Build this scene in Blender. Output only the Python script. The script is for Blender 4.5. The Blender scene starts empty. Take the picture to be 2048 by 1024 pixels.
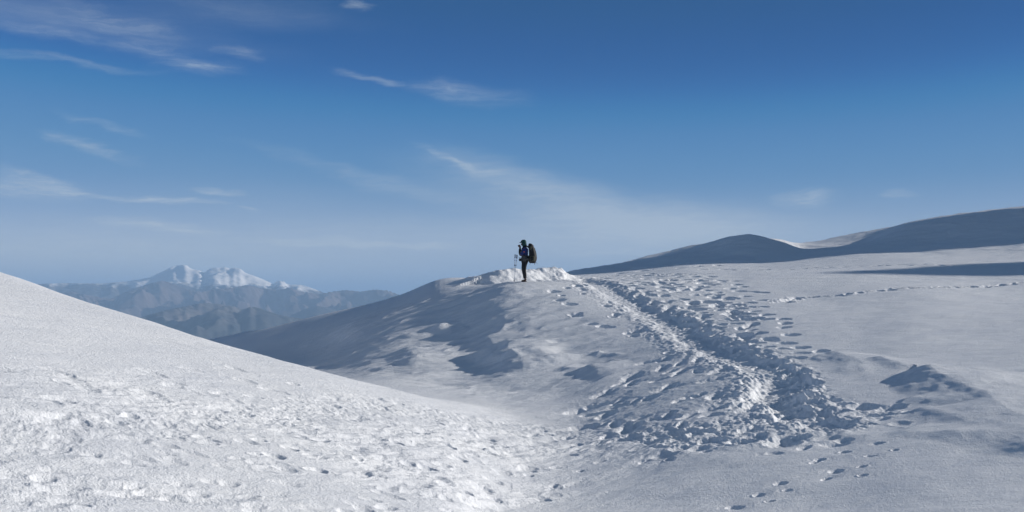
import bpy, bmesh, math, random
import numpy as np
from mathutils import Vector, Matrix
R = math.radians
rng = np.random.default_rng(7)
random.seed(7)

# ------------------------------------------------------------------ camera, sky, sun
F = 2196.0          # focal length in pixels of a 2048 px wide frame
YH = 600.0          # picture row of eye level
scene = bpy.context.scene
COL = scene.collection
cd = bpy.data.cameras.new("camera")
cam = bpy.data.objects.new("camera", cd)
COL.objects.link(cam)
cam.location = (0, 0, 0)
cam.rotation_euler = (R(90), 0, 0)
cd.sensor_width = 36
cd.lens = F / 2048 * 36
cd.shift_y = (YH - 512) / 2048
cd.clip_start = 0.1
cd.clip_end = 400000
scene.camera = cam

SUN_EL, SUN_AZ = 18.2, 73.0        # azimuth clockwise from the view direction
EXPOSURE = 0.0
world = bpy.data.worlds.new("World")
scene.world = world
world.use_nodes = True
wt = world.node_tree
for n in list(wt.nodes):
    wt.nodes.remove(n)


class NT:
    """small helper for writing node trees"""
    def __init__(self, t):
        self.t = t

    def n(self, typ, **kw):
        nd = self.t.nodes.new(typ)
        for k, v in kw.items():
            setattr(nd, k, v)
        return nd

    def put(self, sock, v):
        if isinstance(v, bpy.types.NodeSocket):
            self.t.links.new(v, sock)
        elif v is not None:
            sock.default_value = v

    def m(self, op, a, b=None, c=None, clamp=False):
        nd = self.n('ShaderNodeMath', operation=op, use_clamp=clamp)
        self.put(nd.inputs[0], a)
        if b is not None:
            self.put(nd.inputs[1], b)
        if c is not None:
            self.put(nd.inputs[2], c)
        return nd.outputs[0]

    def noise(self, vec, scale, detail=4, rough=0.5, dist=0.0, lac=2.0):
        nd = self.n('ShaderNodeTexNoise')
        self.put(nd.inputs['Vector'], vec)
        nd.inputs['Scale'].default_value = scale
        nd.inputs['Detail'].default_value = detail
        nd.inputs['Roughness'].default_value = rough
        nd.inputs['Distortion'].default_value = dist
        nd.inputs['Lacunarity'].default_value = lac
        return nd.outputs['Fac']

    def ss(self, v, lo, hi):
        nd = self.n('ShaderNodeMapRange', interpolation_type='SMOOTHSTEP')
        self.put(nd.inputs[0], v)
        nd.inputs[1].default_value = lo
        nd.inputs[2].default_value = hi
        return nd.outputs[0]

    def mix(self, f, a, b):
        nd = self.n('ShaderNodeMix', data_type='RGBA')
        self.put(nd.inputs[0], f)
        self.put(nd.inputs[6], a)
        self.put(nd.inputs[7], b)
        return nd.outputs[2]


W = NT(wt)
sky = W.n('ShaderNodeTexSky', sky_type='NISHITA')
sky.sun_disc = False
sky.sun_elevation = R(SUN_EL)
sky.sun_rotation = R(SUN_AZ)
sky.altitude = 4800
sky.air_density = 1.0
sky.dust_density = 0.0
sky.ozone_density = 4.0
tc = W.n('ShaderNodeTexCoord')
sep = W.n('ShaderNodeSeparateXYZ')
wt.links.new(tc.outputs['Generated'], sep.inputs[0])
X, Y, Z = sep.outputs
# direction coordinates in degrees: azimuth from the view direction and elevation
az = W.m('MULTIPLY', W.m('ARCTAN2', X, Y), 180 / math.pi)
el = W.m('MULTIPLY', W.m('ARCSINE', Z), 180 / math.pi)
cmb = W.n('ShaderNodeCombineXYZ')
W.put(cmb.inputs[0], az)
W.put(cmb.inputs[1], el)
ae = cmb.outputs[0]
# warp the cloud coordinates with noise
wn = W.n('ShaderNodeTexNoise')
mp = W.n('ShaderNodeMapping')
mp.inputs['Scale'].default_value = (0.35, 1.1, 1)
wt.links.new(ae, mp.inputs[0])
wt.links.new(mp.outputs[0], wn.inputs['Vector'])
wn.inputs['Scale'].default_value = 0.6
wn.inputs['Detail'].default_value = 6
wn.inputs['Roughness'].default_value = 0.6
sub = W.n('ShaderNodeVectorMath', operation='SUBTRACT')
wt.links.new(wn.outputs['Color'], sub.inputs[0])
sub.inputs[1].default_value = (0.5, 0.5, 0.5)
mul = W.n('ShaderNodeVectorMath', operation='MULTIPLY')
wt.links.new(sub.outputs[0], mul.inputs[0])
mul.inputs[1].default_value = (5.0, 1.3, 0)
add = W.n('ShaderNodeVectorMath', operation='ADD')
wt.links.new(ae, add.inputs[0])
wt.links.new(mul.outputs[0], add.inputs[1])
wae = add.outputs[0]
# streak texture
mp2 = W.n('ShaderNodeMapping')
mp2.inputs['Scale'].default_value = (0.42, 3.6, 1)
mp2.inputs['Rotation'].default_value = (0, 0, R(6))
wt.links.new(wae, mp2.inputs[0])
streak = W.ss(W.noise(mp2.outputs[0], 1.3, 9, 0.66), 0.32, 0.70)
# every cloud: picture position x, y, half length, half height, tilt, strength
CL = [(60, 36, 190, 20, -3, .2), (90, 66, 130, 10, -3, .22), (240, 45, 110, 14, -12, .18), (470, 20, 200, 26, -3, .16), (110, 14, 330, 26, -8, .16),
      (390, 131, 75, 13, -2, .5), (310, 95, 50, 12, 0, .28), (470, 103, 35, 8, -8, .25), (100, 118, 160, 6, -4, .25), (735, 16, 26, 8, -3, .4),
      (712, 151, 34, 8, -10, .26), (755, 162, 38, 6, -2, .24), (930, 186, 115, 16, -7, .28), (880, 176, 60, 8, -8, .2),
      (170, 290, 75, 10, -16, .45), (200, 250, 70, 7, -16, .25), (900, 318, 60, 6, -26, .3), (940, 338, 50, 10, -22, .35),
      (50, 372, 125, 16, -3, .6), (70, 350, 70, 8, -10, .5), (150, 379, 50, 5, -2, .5), (428, 384, 42, 6, -4, .75), (330, 400, 95, 5, -4, .75),
      (505, 423, 20, 3, -4, .45), (320, 450, 120, 9, -5, .55), (700, 345, 190, 12, -14, .20), (860, 385, 140, 18, -12, .22),
      (1080, 385, 260, 36, -12, .42), (1250, 430, 260, 34, -6, .38), (1000, 350, 140, 26, -18, .24), (1610, 396, 62, 13, -4, .55), (1790, 388, 22, 6, -8, .4),
      (640, 484, 130, 7, -2, .45), (800, 490, 110, 7, -2, .5), (1100, 470, 560, 36, 0, .34), (1330, 470, 300, 50, 0, .36), (250, 530, 600, 60, 0, .5), (1210, 505, 90, 8, 0, .3),
      (250, 500, 300, 30, 0, .14), (560, 420, 300, 60, -6, .10), (60, 470, 200, 40, 0, .14)]
s = None
soft = None
for (cx, cy, a, b, rot, st) in CL:
    A = math.degrees(math.atan((cx - 1024) / F))
    E = math.degrees(math.atan((YH - cy) / F * math.cos(R(A))))
    sx, sy = a / F * 57.3, b / F * 57.3
    m1 = W.n('ShaderNodeMapping', vector_type='TEXTURE')
    m1.inputs['Location'].default_value = (A, E, 0)
    m1.inputs['Rotation'].default_value = (0, 0, R(rot))
    m1.inputs['Scale'].default_value = (sx * 1.25, sy * 1.5, 1)
    wt.links.new(wae, m1.inputs[0])
    ln = W.n('ShaderNodeVectorMath', operation='LENGTH')
    wt.links.new(m1.outputs[0], ln.inputs[0])
    v = W.m('MULTIPLY', W.ss(ln.outputs['Value'], 1.25, 0.0), st)
    if b >= 18:
        soft = v if soft is None else W.m('ADD', soft, v)
    else:
        s = v if s is None else W.m('ADD', s, v)
cloud = W.m('ADD', W.m('MULTIPLY', s, W.m('ADD', W.m('MULTIPLY', streak, 0.7), 0.3)), W.m('MULTIPLY', soft, W.m('ADD', W.m('MULTIPLY', streak, 0.3), 0.55)))
cloud = W.m('MINIMUM', cloud, 0.6)
# unseen cirrus-like layer added overhead and behind the camera to lift shadow fill
mp3 = W.n('ShaderNodeMapping')
mp3.inputs['Scale'].default_value = (1.2, 3.0, 2.0)
wt.links.new(tc.outputs['Generated'], mp3.inputs[0])
fill_veil = W.m('MULTIPLY', W.m('MAXIMUM', W.ss(el, 20, 42), W.ss(W.m('ABSOLUTE', az), 38, 75)), W.ss(W.noise(mp3.outputs[0], 3.0, 6, .6), .3, .75))
cloud = W.m('ADD', cloud, W.m('MULTIPLY', fill_veil, .23))
cloud = W.m('ADD', cloud, W.m('MULTIPLY', W.ss(el, 6.5, 0.5), .68))
# the deep, contrasty blue of thin mountain air: one response curve per channel (input = sky radiance at strength 0.1)
def scaled(c, k):
    nd = W.n('ShaderNodeVectorMath', operation='SCALE')
    wt.links.new(c, nd.inputs[0])
    nd.inputs['Scale'].default_value = k
    return nd.outputs[0]


cv = W.n('ShaderNodeRGBCurve')
cm = cv.mapping
cm.use_clip = False
cm.extend = 'HORIZONTAL'
for ch, pts in enumerate(([(0, 0), (.060, .0), (.080, .004), (.105, .056), (.20, .20), (.352, .33), (.6, .60), (1, 1.0)],
                          [(0, 0), (.12, .06), (.159, .082), (.205, .187), (.33, .30), (.533, .42), (.75, .60), (1, .80)],
                          [(0, 0), (.28, .20), (.342, .29), (.418, .43), (.53, .49), (.638, .56), (.8, .62), (1, .68)])):
    c = cm.curves[ch]
    c.points[0].location = pts[0]
    c.points[1].location = pts[-1]
    for p in pts[1:-1]:
        c.points.new(*p)
cm.update()
# polarised sky: darker to the right of the view
pol = W.m('SUBTRACT', 1.10, W.m('MULTIPLY', W.ss(az, -32, 32), .41))
pn = W.n('ShaderNodeVectorMath', operation='SCALE')
wt.links.new(scaled(sky.outputs[0], .1), pn.inputs[0])
W.put(pn.inputs['Scale'], pol)
wt.links.new(pn.outputs[0], cv.inputs['Color'])
CLOUD_COL = (.50, .57, .64, 1)
skyc = scaled(W.mix(cloud, cv.outputs[0], CLOUD_COL), 10)
bg = W.n('ShaderNodeBackground')
wt.links.new(skyc, bg.inputs[0])
bg.inputs[1].default_value = 0.1
wo = W.n('ShaderNodeOutputWorld')
wt.links.new(bg.outputs[0], wo.inputs[0])

sl = bpy.data.lights.new("sun", 'SUN')
sl.energy = 4.85
sl.angle = R(0.8)
sl.color = (1.0, 0.95, 0.885)
sun = bpy.data.objects.new("sun", sl)
COL.objects.link(sun)
sd = Vector((math.sin(R(SUN_AZ)) * math.cos(R(SUN_EL)), math.cos(R(SUN_AZ)) * math.cos(R(SUN_EL)), math.sin(R(SUN_EL))))
sun.rotation_euler = (-sd).to_track_quat('-Z', 'Y').to_euler()

vs = scene.view_settings
vs.view_transform = 'Standard'
vs.look = 'None'
vs.gamma = 1
vs.exposure = EXPOSURE
scene.render.engine = 'CYCLES'
scene.cycles.max_bounces = 8
scene.cycles.volume_bounces = 3


# ------------------------------------------------------------------ numpy noise
def _hash(ix, iy, seed):
    h = (ix.astype(np.int64) * 374761393 + iy.astype(np.int64) * 668265263 + seed * 974711) & 0xFFFFFFFF
    h = ((h ^ (h >> 13)) * 1274126177) & 0xFFFFFFFF
    return (h ^ (h >> 16)) & 1023


_ang = np.linspace(0, 2 * np.pi, 1024, endpoint=False)
_GX, _GY = np.cos(_ang).astype(np.float32), np.sin(_ang).astype(np.float32)


def perlin(x, y, seed=0):
    x0, y0 = np.floor(x), np.floor(y)
    fx, fy = (x - x0).astype(np.float32), (y - y0).astype(np.float32)
    x0 = x0.astype(np.int64)
    y0 = y0.astype(np.int64)
    u = fx * fx * fx * (fx * (fx * 6 - 15) + 10)
    v = fy * fy * fy * (fy * (fy * 6 - 15) + 10)
    r = []
    for dx, dy in ((0, 0), (1, 0), (0, 1), (1, 1)):
        h = _hash(x0 + dx, y0 + dy, seed)
        r.append(_GX[h] * (fx - dx) + _GY[h] * (fy - dy))
    a = r[0] + u * (r[1] - r[0])
    b = r[2] + u * (r[3] - r[2])
    return (a + v * (b - a)) * 1.5


def fbm(x, y, octv=4, seed=0, gain=0.5, lac=2.03):
    o = 0
    a = 1.0
    for k in range(octv):
        o = o + a * perlin(x, y, seed + k * 17)
        x = x * lac + 3.1
        y = y * lac + 7.7
        a *= gain
    return o


def ridged(x, y, octv=4, seed=0, gain=0.5, lac=2.1):
    o = 0
    a = 1.0
    w = 1.0
    for k in range(octv):
        n = 1 - np.abs(perlin(x, y, seed + k * 13)) * 1.6
        n = n * n * w
        w = np.clip(n * 1.5, 0, 1)
        o = o + a * n
        x = x * lac + 1.3
        y = y * lac + 5.1
        a *= gain
    return o


def pchip(xs, ys, x):
    """monotone cubic, ys may be (n,) or (n, m)"""
    xs = np.asarray(xs, float)
    ys = np.asarray(ys, float)
    one = ys.ndim == 1
    if one:
        ys = ys[:, None]
    h = np.diff(xs)[:, None]
    dl = np.diff(ys, axis=0) / h
    m = np.zeros_like(ys)
    m[0], m[-1] = dl[0], dl[-1]
    a, b = dl[:-1], dl[1:]
    w1, w2 = 2 * h[1:] + h[:-1], h[1:] + 2 * h[:-1]
    with np.errstate(divide='ignore', invalid='ignore'):
        hm = (w1 + w2) / (w1 / a + w2 / b)
    m[1:-1] = np.where(a * b > 0, np.nan_to_num(hm), 0)
    i = np.clip(np.searchsorted(xs, x) - 1, 0, len(xs) - 2)
    hh = (xs[i + 1] - xs[i])[:, None]
    t = np.clip(((x - xs[i])[:, None]) / hh, -0.5, 1.5)
    out = ((2 * t**3 - 3 * t**2 + 1) * ys[i] + (t**3 - 2 * t**2 + t) * hh * m[i]
           + (-2 * t**3 + 3 * t**2) * ys[i + 1] + (t**3 - t**2) * hh * m[i + 1])
    return out[:, 0] if one else out


def smooth(t):
    t = np.clip(t, 0, 1)
    return t * t * (3 - 2 * t)


def grid_mesh(name, GX, GY, GZ, mat):
    n0, n1 = GX.shape
    me = bpy.data.meshes.new(name)
    co = np.stack([GX, GY, GZ], -1).reshape(-1, 3).astype(np.float32)
    me.vertices.add(len(co))
    me.vertices.foreach_set('co', co.ravel())
    idx = np.arange(n0 * n1, dtype=np.int32).reshape(n0, n1)
    q = np.stack([idx[:-1, :-1], idx[:-1, 1:], idx[1:, 1:], idx[1:, :-1]], -1).reshape(-1, 4)
    nf = len(q)
    me.loops.add(nf * 4)
    me.loops.foreach_set('vertex_index', q.ravel())
    me.polygons.add(nf)
    me.polygons.foreach_set('loop_start', np.arange(0, nf * 4, 4, dtype=np.int32))
    me.update(calc_edges=True)
    me.polygons.foreach_set('use_smooth', np.ones(nf, dtype=bool))
    me.materials.append(mat)
    ob = bpy.data.objects.new(name, me)
    COL.objects.link(ob)
    return ob


# ------------------------------------------------------------------ materials
def new_mat(name, col=(0.5, 0.5, 0.5), rough=0.7, metal=0.0):
    m = bpy.data.materials.new(name)
    m.use_nodes = True
    b = m.node_tree.nodes['Principled BSDF']
    b.inputs['Base Color'].default_value = (*col, 1)
    b.inputs['Roughness'].default_value = rough
    b.inputs['Metallic'].default_value = metal
    return m, b


def cloth(name, col, rough=0.85, var=0.25, scale=40):
    m, b = new_mat(name, col, rough)
    T = NT(m.node_tree)
    t = T.n('ShaderNodeTexCoord')
    f = T.noise(t.outputs['Object'], scale, 5, 0.6)
    c = T.mix(f, tuple(x * (1 - var) for x in col) + (1,), tuple(min(1, x * (1 + var)) for x in col) + (1,))
    T.put(b.inputs['Base Color'], c)
    bp = T.n('ShaderNodeBump')
    bp.inputs['Strength'].default_value = 0.5
    bp.inputs['Distance'].default_value = 0.01
    T.put(bp.inputs['Height'], T.noise(t.outputs['Object'], scale * 0.35, 3, 0.6))
    T.put(b.inputs['Normal'], bp.outputs[0])
    return m


def snow_material():
    m, b = new_mat("snow", (0.86, 0.875, 0.9), 0.62)
    T = NT(m.node_tree)
    g = T.n('ShaderNodeNewGeometry')
    pos = g.outputs['Position']
    mp = T.n('ShaderNodeMapping')
    mp.inputs['Scale'].default_value = (0.55, 1.0, 1.0)
    mp.inputs['Rotation'].default_value = (0, 0, R(12))
    T.put(mp.inputs[0], pos)
    grain = T.noise(pos, 34, 3, 0.7)
    mid = T.noise(mp.outputs[0], 7.5, 4, 0.6)
    h = T.m('ADD', T.m('MULTIPLY', grain, 0.017), T.m('MULTIPLY', mid, 0.020))
    h = T.m('ADD', h, T.m('MULTIPLY', T.noise(pos, 15, 2, .6), .016))
    bp = T.n('ShaderNodeBump')
    bp.inputs['Strength'].default_value = 1.0
    bp.inputs['Distance'].default_value = 1.0
    T.put(bp.inputs['Height'], h)
    T.put(b.inputs['Normal'], bp.outputs[0])
    b.inputs['Specular IOR Level'].default_value = 0.25
    big = T.noise(pos, 0.35, 4, 0.6)
    c = T.mix(T.ss(big, 0.3, 0.7), (0.835, 0.85, 0.88, 1), (0.885, 0.895, 0.91, 1))
    T.put(b.inputs['Base Color'], c)
    return m


SNOW = snow_material()

# ------------------------------------------------------------------ near snow terrain
# forward distance d and picture column u: x = (u-1024)/F*d.  Each column: (d, picture row of the ground there)
P1 = lambda u, d: 501 + .294 * (u - 1024) + 9780 / d


def left(u, crest, tail, yc=None):
    return [(d, P1(u, d)) for d in (10, 14, 18, 22, crest - 2.2)] + [(crest, (yc if yc else P1(u, crest)))] + tail


COLS = {
    -900: left(-900, 31, [(40, 330), (55, 520), (75, 700), (130, 1000)]),
    -400: left(-400, 30, [(38, 500), (52, 700), (75, 850), (130, 1100)]),
    0: left(0, 28.9, [(31, 552), (36, 630), (50, 800), (70, 900), (130, 1100)], 538),
    290: left(290, 27.5, [(30, 655), (36, 735), (50, 800), (70, 830), (90, 900), (130, 1100)], 640),
    410: left(410, 27.4, [(29.5, 690), (34, 738), (44, 736), (54, 717), (62, 696), (70, 681), (77, 688), (90, 760), (130, 1000)], 680),
    600: left(600, 27.2, [(29.5, 752), (32, 775), (38, 762), (45, 720), (52, 664), (56, 648), (60, 640), (67, 647), (80, 700), (130, 900)], 735),
    800: left(800, 28.0, [(30, 793), (31.5, 796), (36, 760), (42, 690), (48, 623), (53, 594), (56, 590), (62, 602), (75, 650), (130, 850)], 783),
    900: left(900, 29.5, [(32, 800), (36, 762), (42, 683), (47, 608), (50, 574), (53, 558), (57, 556), (63, 568), (75, 600), (130, 800)], 799),
    1040: [(10, 1500), (14, 1220), (18, 1080), (20.5, 1000), (23, 940), (26, 882), (31, 820), (35.5, 758), (40, 685), (45.5, 596), (48, 571), (50, 567), (54, 561), (60, 563), (75, 580), (130, 700)],
    1140: [(10, 1500), (14, 1225), (18, 1080), (20, 1024), (22.5, 965), (26, 898), (30, 836), (34.5, 765), (39, 691), (45, 602), (48.5, 571), (52, 560), (58, 553), (64, 551), (70, 549), (76, 543), (80, 545), (90, 575), (130, 650)],
    1250: [(10, 1500), (14, 1225), (18, 1080), (20, 1023), (22.5, 961), (25.5, 895), (29.3, 828), (33.5, 761), (38.5, 688), (45.5, 602), (50, 568), (57, 552), (64, 546), (70, 541), (76, 530), (80, 523), (86, 526), (95, 545), (130, 600)],
    1400: [(10, 1490), (14, 1220), (18, 1075), (19.7, 1024), (22, 955), (24.5, 895), (28, 822), (32.5, 750), (37.5, 680), (45, 601), (52, 560), (60, 541), (71, 526), (77, 516), (83, 489), (92, 492), (130, 520)],
    1468: [(10, 1483), (14, 1217), (18, 1072), (19.6, 1024), (22, 950), (24.5, 890), (28, 815), (31.8, 750), (36.5, 686), (44.3, 605), (52, 561), (60, 542), (72, 522), (76.5, 514), (81, 468), (92, 486), (130, 510)],
    1500: [(10, 1480), (14, 1215), (18, 1070), (19.5, 1024), (22, 948), (24.5, 888), (28, 812), (31.5, 750), (36, 688), (44, 606), (52, 560), (65, 532), (73, 520), (76.5, 513), (81, 463), (92, 482), (130, 500)],
    1552: [(10, 1475), (14, 1210), (18, 1066), (19.4, 1024), (22, 944), (24.5, 884), (28, 810), (31.2, 753), (36, 686), (44, 605), (52.5, 558), (66, 529), (74, 517), (79, 494), (83, 484), (90, 477), (98, 480), (130, 500)],
    1610: [(10, 1470), (14, 1205), (18, 1062), (19.3, 1024), (22, 940), (24.5, 880), (28, 808), (31, 755), (36, 685), (44, 605), (53, 556), (66, 526), (74.5, 514), (79, 506), (83, 501), (87, 499), (94, 493), (102, 488), (112, 487), (130, 500)],
    1730: [(10, 1460), (14, 1190), (18, 1052), (19, 1024), (22, 930), (24.5, 872), (28, 800), (31, 750), (36, 682), (44, 602), (53, 554), (66, 521), (76, 502), (82, 490), (92, 484), (108, 463), (130, 470)],
    1820: [(10, 1450), (14, 1180), (18, 1040), (18.6, 1024), (22, 922), (24.5, 862), (28, 792), (31, 744), (36, 676), (44, 600), (53, 555), (66, 518), (77, 497), (81, 488), (88, 449), (100, 446), (130, 455)],
    2048: [(10, 1440), (14, 1165), (18, 1022), (19, 996), (22, 905), (25, 832), (29, 762), (34.5, 690), (39, 645), (45, 602), (53, 560), (65, 516), (76, 484), (80, 475), (91, 420), (105, 415), (130, 425)],
    2500: [(10, 1400), (14, 1140), (18, 990), (22, 865), (25, 800), (29, 730), (34.5, 660), (39, 615), (45, 575), (53, 530), (65, 488), (80, 445), (100, 380), (130, 360)],
    4000: [(10, 1370), (14, 1100), (18, 940), (22, 820), (25, 755), (29, 690), (34.5, 610), (45, 520), (53, 470), (65, 420), (80, 370), (100, 310), (130, 300)],
    3500: [(10, 1370), (14, 1100), (18, 940), (22, 820), (25, 755), (29, 690), (34.5, 615), (45, 530), (53, 480), (65, 430), (80, 380), (100, 320), (130, 310)],
    2950: [(10, 1380), (14, 1110), (18, 950), (22, 830), (25, 765), (29, 700), (34.5, 630), (45, 545), (53, 500), (65, 450), (80, 400), (100, 340), (130, 330)],
}
us = np.array(sorted(COLS))
NU_STEP = 1.7
ug = np.concatenate([np.arange(-900, -60, 9.0), np.arange(-60, 2110, NU_STEP), np.arange(2110, 4001, 10.0)])
dg = [10.0]
while dg[-1] < 130:
    d = dg[-1]
    st = 0.0032 if d < 16.5 else (0.00095 if d < 72 else 0.0022)
    dg.append(d * (1 + st))
dg = np.array(dg)
tab = []
for u in us:
    c = COLS[u]
    ds = np.array([p[0] for p in c])
    zs = np.array([(YH - p[1]) / F * p[0] for p in c])
    tab.append(pchip(ds, zs, dg))
tab = np.array(tab)                    # (columns, nd)
# soften the kinks along d
ker = np.hanning(61)
ker /= ker.sum()
tabp = np.pad(tab, ((0, 0), (30, 30)), mode='edge')
tab = np.array([np.convolve(r, ker, mode='valid') for r in tabp])
uf = np.arange(-900, 4001, 10.0)
tf = pchip(us, tab, uf)


def smu(a, n):
    k = np.hanning(n + 2)[1:-1]
    k /= k.sum()
    p = np.pad(a, ((n // 2, n // 2), (0, 0)), mode='edge')
    return sum(k[i] * p[i:i + len(a)] for i in range(n))


wn_ = smooth((dg - 34) / 14)[None, :]
wf_ = smooth((dg - 62) / 10)[None, :]
tf = smu(tf, 17) * (1 - wn_) + (smu(tf, 7) * (1 - wf_) + smu(tf, 3) * wf_) * wn_
fi = np.clip((ug - uf[0]) / 10.0, 0, len(uf) - 1.001)
i0 = fi.astype(int)
Zb = (tf[i0] * (1 - (fi - i0))[:, None] + tf[i0 + 1] * (fi - i0)[:, None]).T              # (nd, nu)
# slight smoothing across columns
GD = np.repeat(dg[:, None], len(ug), 1)
GXx = (ug[None, :] - 1024) / F * GD
YB = YH - F * Zb / GD                  # picture row of every base vertex


def ui(u):
    return int(np.clip(np.searchsorted(ug, u), 0, len(ug) - 1))


YV = np.minimum.accumulate(YB, axis=0)


def hit(px, py):
    """first place on the base ground seen at a picture position -> world x, d"""
    i = ui(px)
    col = YV[:, i]
    k = int(np.argmax(col <= py)) if (col <= py).any() else len(dg) - 1
    d = dg[k]
    return ((px - 1024) / F * d, d)


def ground_z(x, d):
    u = 1024 + x / d * F
    i = ui(u)
    k = int(np.clip(np.searchsorted(dg, d), 0, len(dg) - 1))
    return Z[k, i]


Z = Zb.copy()
Xf, Df = GXx.astype(np.float32), GD.astype(np.float32)
# broad undulation
Z += 0.10 * perlin(Xf / 9, Df / 7, 3) * smooth((Df - 14) / 10)


def window(x, d, r):
    k0, k1 = np.searchsorted(dg, [d - r, d + r])
    if k1 - k0 < 2:
        return None
    dd = max(d - r, 8)
    uL, uR = 1024 + (x - r) / (d if x > r else dd) * F, 1024 + (x + r) / (dd if x + r > 0 else d + r) * F
    uL = min(1024 + (x - r) / (d - r) * F, 1024 + (x - r) / (d + r) * F)
    uR = max(1024 + (x + r) / (d - r) * F, 1024 + (x + r) / (d + r) * F)
    i0, i1 = np.searchsorted(ug, [uL, uR])
    if i1 - i0 < 2:
        return None
    return slice(k0, k1), slice(i0, i1)


def poly_field(pts, closed=False, vals=None):
    """distance from every vertex to a world polyline, its side (+ right of travel) and an interpolated value"""
    best = np.full(Xf.shape, 1e9, np.float32)
    side = np.zeros(Xf.shape, np.float32)
    val = np.zeros(Xf.shape, np.float32)
    n = len(pts)
    for k in range(n if closed else n - 1):
        (x0, y0), (x1, y1) = pts[k], pts[(k + 1) % n]
        dx, dy = x1 - x0, y1 - y0
        L = dx * dx + dy * dy + 1e-9
        t = np.clip(((Xf - x0) * dx + (Df - y0) * dy) / L, 0, 1)
        ex, ey = Xf - (x0 + t * dx), Df - (y0 + t * dy)
        dist = np.sqrt(ex * ex + ey * ey)
        m = dist < best
        best[m] = dist[m]
        side[m] = np.sign(dy * ex - dx * ey)[m]
        if vals is not None:
            v0, v1 = vals[k], vals[(k + 1) % n]
            val[m] = (v0 + t * (v1 - v0))[m]
    return best, side, val


def inside(poly):
    """soft world-space mask of a picture polygon laid on the ground: signed distance, + inside"""
    pts = [hit(*p) for p in poly]
    best, _, _ = poly_field(pts, True)
    ins = np.zeros(Xf.shape, bool)
    n = len(pts)
    for k in range(n):
        (x0, y0), (x1, y1) = pts[k], pts[(k + 1) % n]
        if abs(y1 - y0) < 1e-6:
            continue
        c = ((y0 > Df) != (y1 > Df)) & (Xf < (x1 - x0) * (Df - y0) / (y1 - y0) + x0)
        ins ^= c
    return np.where(ins, best, -best)


# noise fields shared by the details
n_a = fbm(Xf / 1.1, Df / 1.1, 3, 21)
n_w = fbm(Xf / 3.0, Df / 2.2, 2, 301)
n_v = fbm(Xf / 2.4, Df / 2.0, 2, 333)
n_b = fbm(Xf / 0.33, Df / 0.33, 3, 41)
n_c = fbm(Xf / 0.11, Df / 0.11, 2, 61)
warp = 0.16 * n_b + 0.10 * n_c


def ridge(pts, wl, wr, cap=None, world=False):
    """wind-carved drift: picture points (x, y, height); wl / wr = width left and right of travel, cap = width beyond the tip"""
    global Z
    w = [(p[0], p[1]) for p in pts] if world else [hit(p[0], p[1]) for p in pts]
    cap = cap or min(wl, wr)
    ds = [p[1] for p in w]
    pad = max(wl, wr, cap) * 1.6
    k0, k1 = np.searchsorted(dg, [min(ds) - pad, max(ds) + pad])
    best = np.full((k1 - k0, len(ug)), 1e9, np.float32)
    val = np.zeros_like(best)
    sd = np.zeros_like(best)
    X_ = Xf[k0:k1] + 0.10 * n_a[k0:k1] + (0 if world else .4) * n_w[k0:k1]
    D_ = Df[k0:k1] + 0.10 * n_a[k0:k1] + (0 if world else .4) * n_v[k0:k1]
    for k in range(len(w) - 1):
        (x0, y0), (x1, y1) = w[k], w[k + 1]
        dx, dy = x1 - x0, y1 - y0
        L = math.hypot(dx, dy) + 1e-9
        dx, dy = dx / L, dy / L
        al = (X_ - x0) * dx + (D_ - y0) * dy
        pe = dy * (X_ - x0) - dx * (D_ - y0)
        over = np.where(al < 0, -al, np.clip(al - L, 0, None))
        cc = cap if k == 0 else max(wl, wr)
        if k:
            cc = np.where(al < 0, np.where(pe > 0, wr, wl), cc)
        wd = np.where(pe > 0, wr, wl)
        q = np.sqrt((over / cc) ** 2 + (pe / wd) ** 2)
        m = q < best
        best[m] = q[m]
        sd[m] = (pe / wd)[m]
        t = np.clip(al / L, 0, 1)
        val[m] = (pts[k][2] + t * (pts[k + 1][2] - pts[k][2]))[m]
    q = np.clip(1 - best, 0, 1)
    Z[k0:k1] += val * (0.3 * q ** 1.4 + 0.7 * q * q * (3 - 2 * q)) * (0.93 + 0.1 * n_a[k0:k1])


# ---- drifts (sastrugi).  travel from the tip; 'right of travel' is the steep lee side when travelling towards the camera's right
ridge([(1870, 756, .37), (1900, 772, .29), (1950, 795, .21), (2100, 850, .10)], 2.9, 1.4, .40)
ridge([(1668, 716, .20), (1700, 728, .14), (1740, 750, .04)], 1.6, .9, .4)
ridge([(1762, 727, .11), (1830, 742, .05)], 1.4, .8, .3)
ridge([(1872, 822, .12), (1960, 842, .10), (2100, 880, .05)], 1.6, 1.0, .35)
ridge([(1810, 862, .05), (1900, 868, .10), (2000, 884, .14), (2150, 905, .12)], 1.8, 1.0, .4)
ridge([(1838, 800, .09), (1880, 806, .03)], .9, .5, .25)
ridge([(1700, 868, .05), (1740, 872, .03)], .6, .4, .2)
ridge([(1012, 698, .40), (1040, 722, .30), (1040, 745, .10)], 2.2, 1.4, .5)
ridge([(1180, 735, .16), (1235, 748, .08)], 1.5, .9, .4)
ridge([(1080, 712, .10), (1110, 722, .05)], 1.0, .6, .3)
ridge([(1110, 736, .10), (1160, 742, .05)], 1.0, .6, .3)
ridge([(822, 702, .17), (850, 728, .16), (870, 745, .05)], 2.4, 1.4, .5)
ridge([(975, 676, .10), (990, 690, .04)], 1.2, .6, .3)
ridge([(715, 650, .17), (725, 672, .13), (700, 690, .08)], 2.8, 1.7, .6)
ridge([(880, 655, .08), (905, 662, .04)], 1.1, .6, .3)

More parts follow.
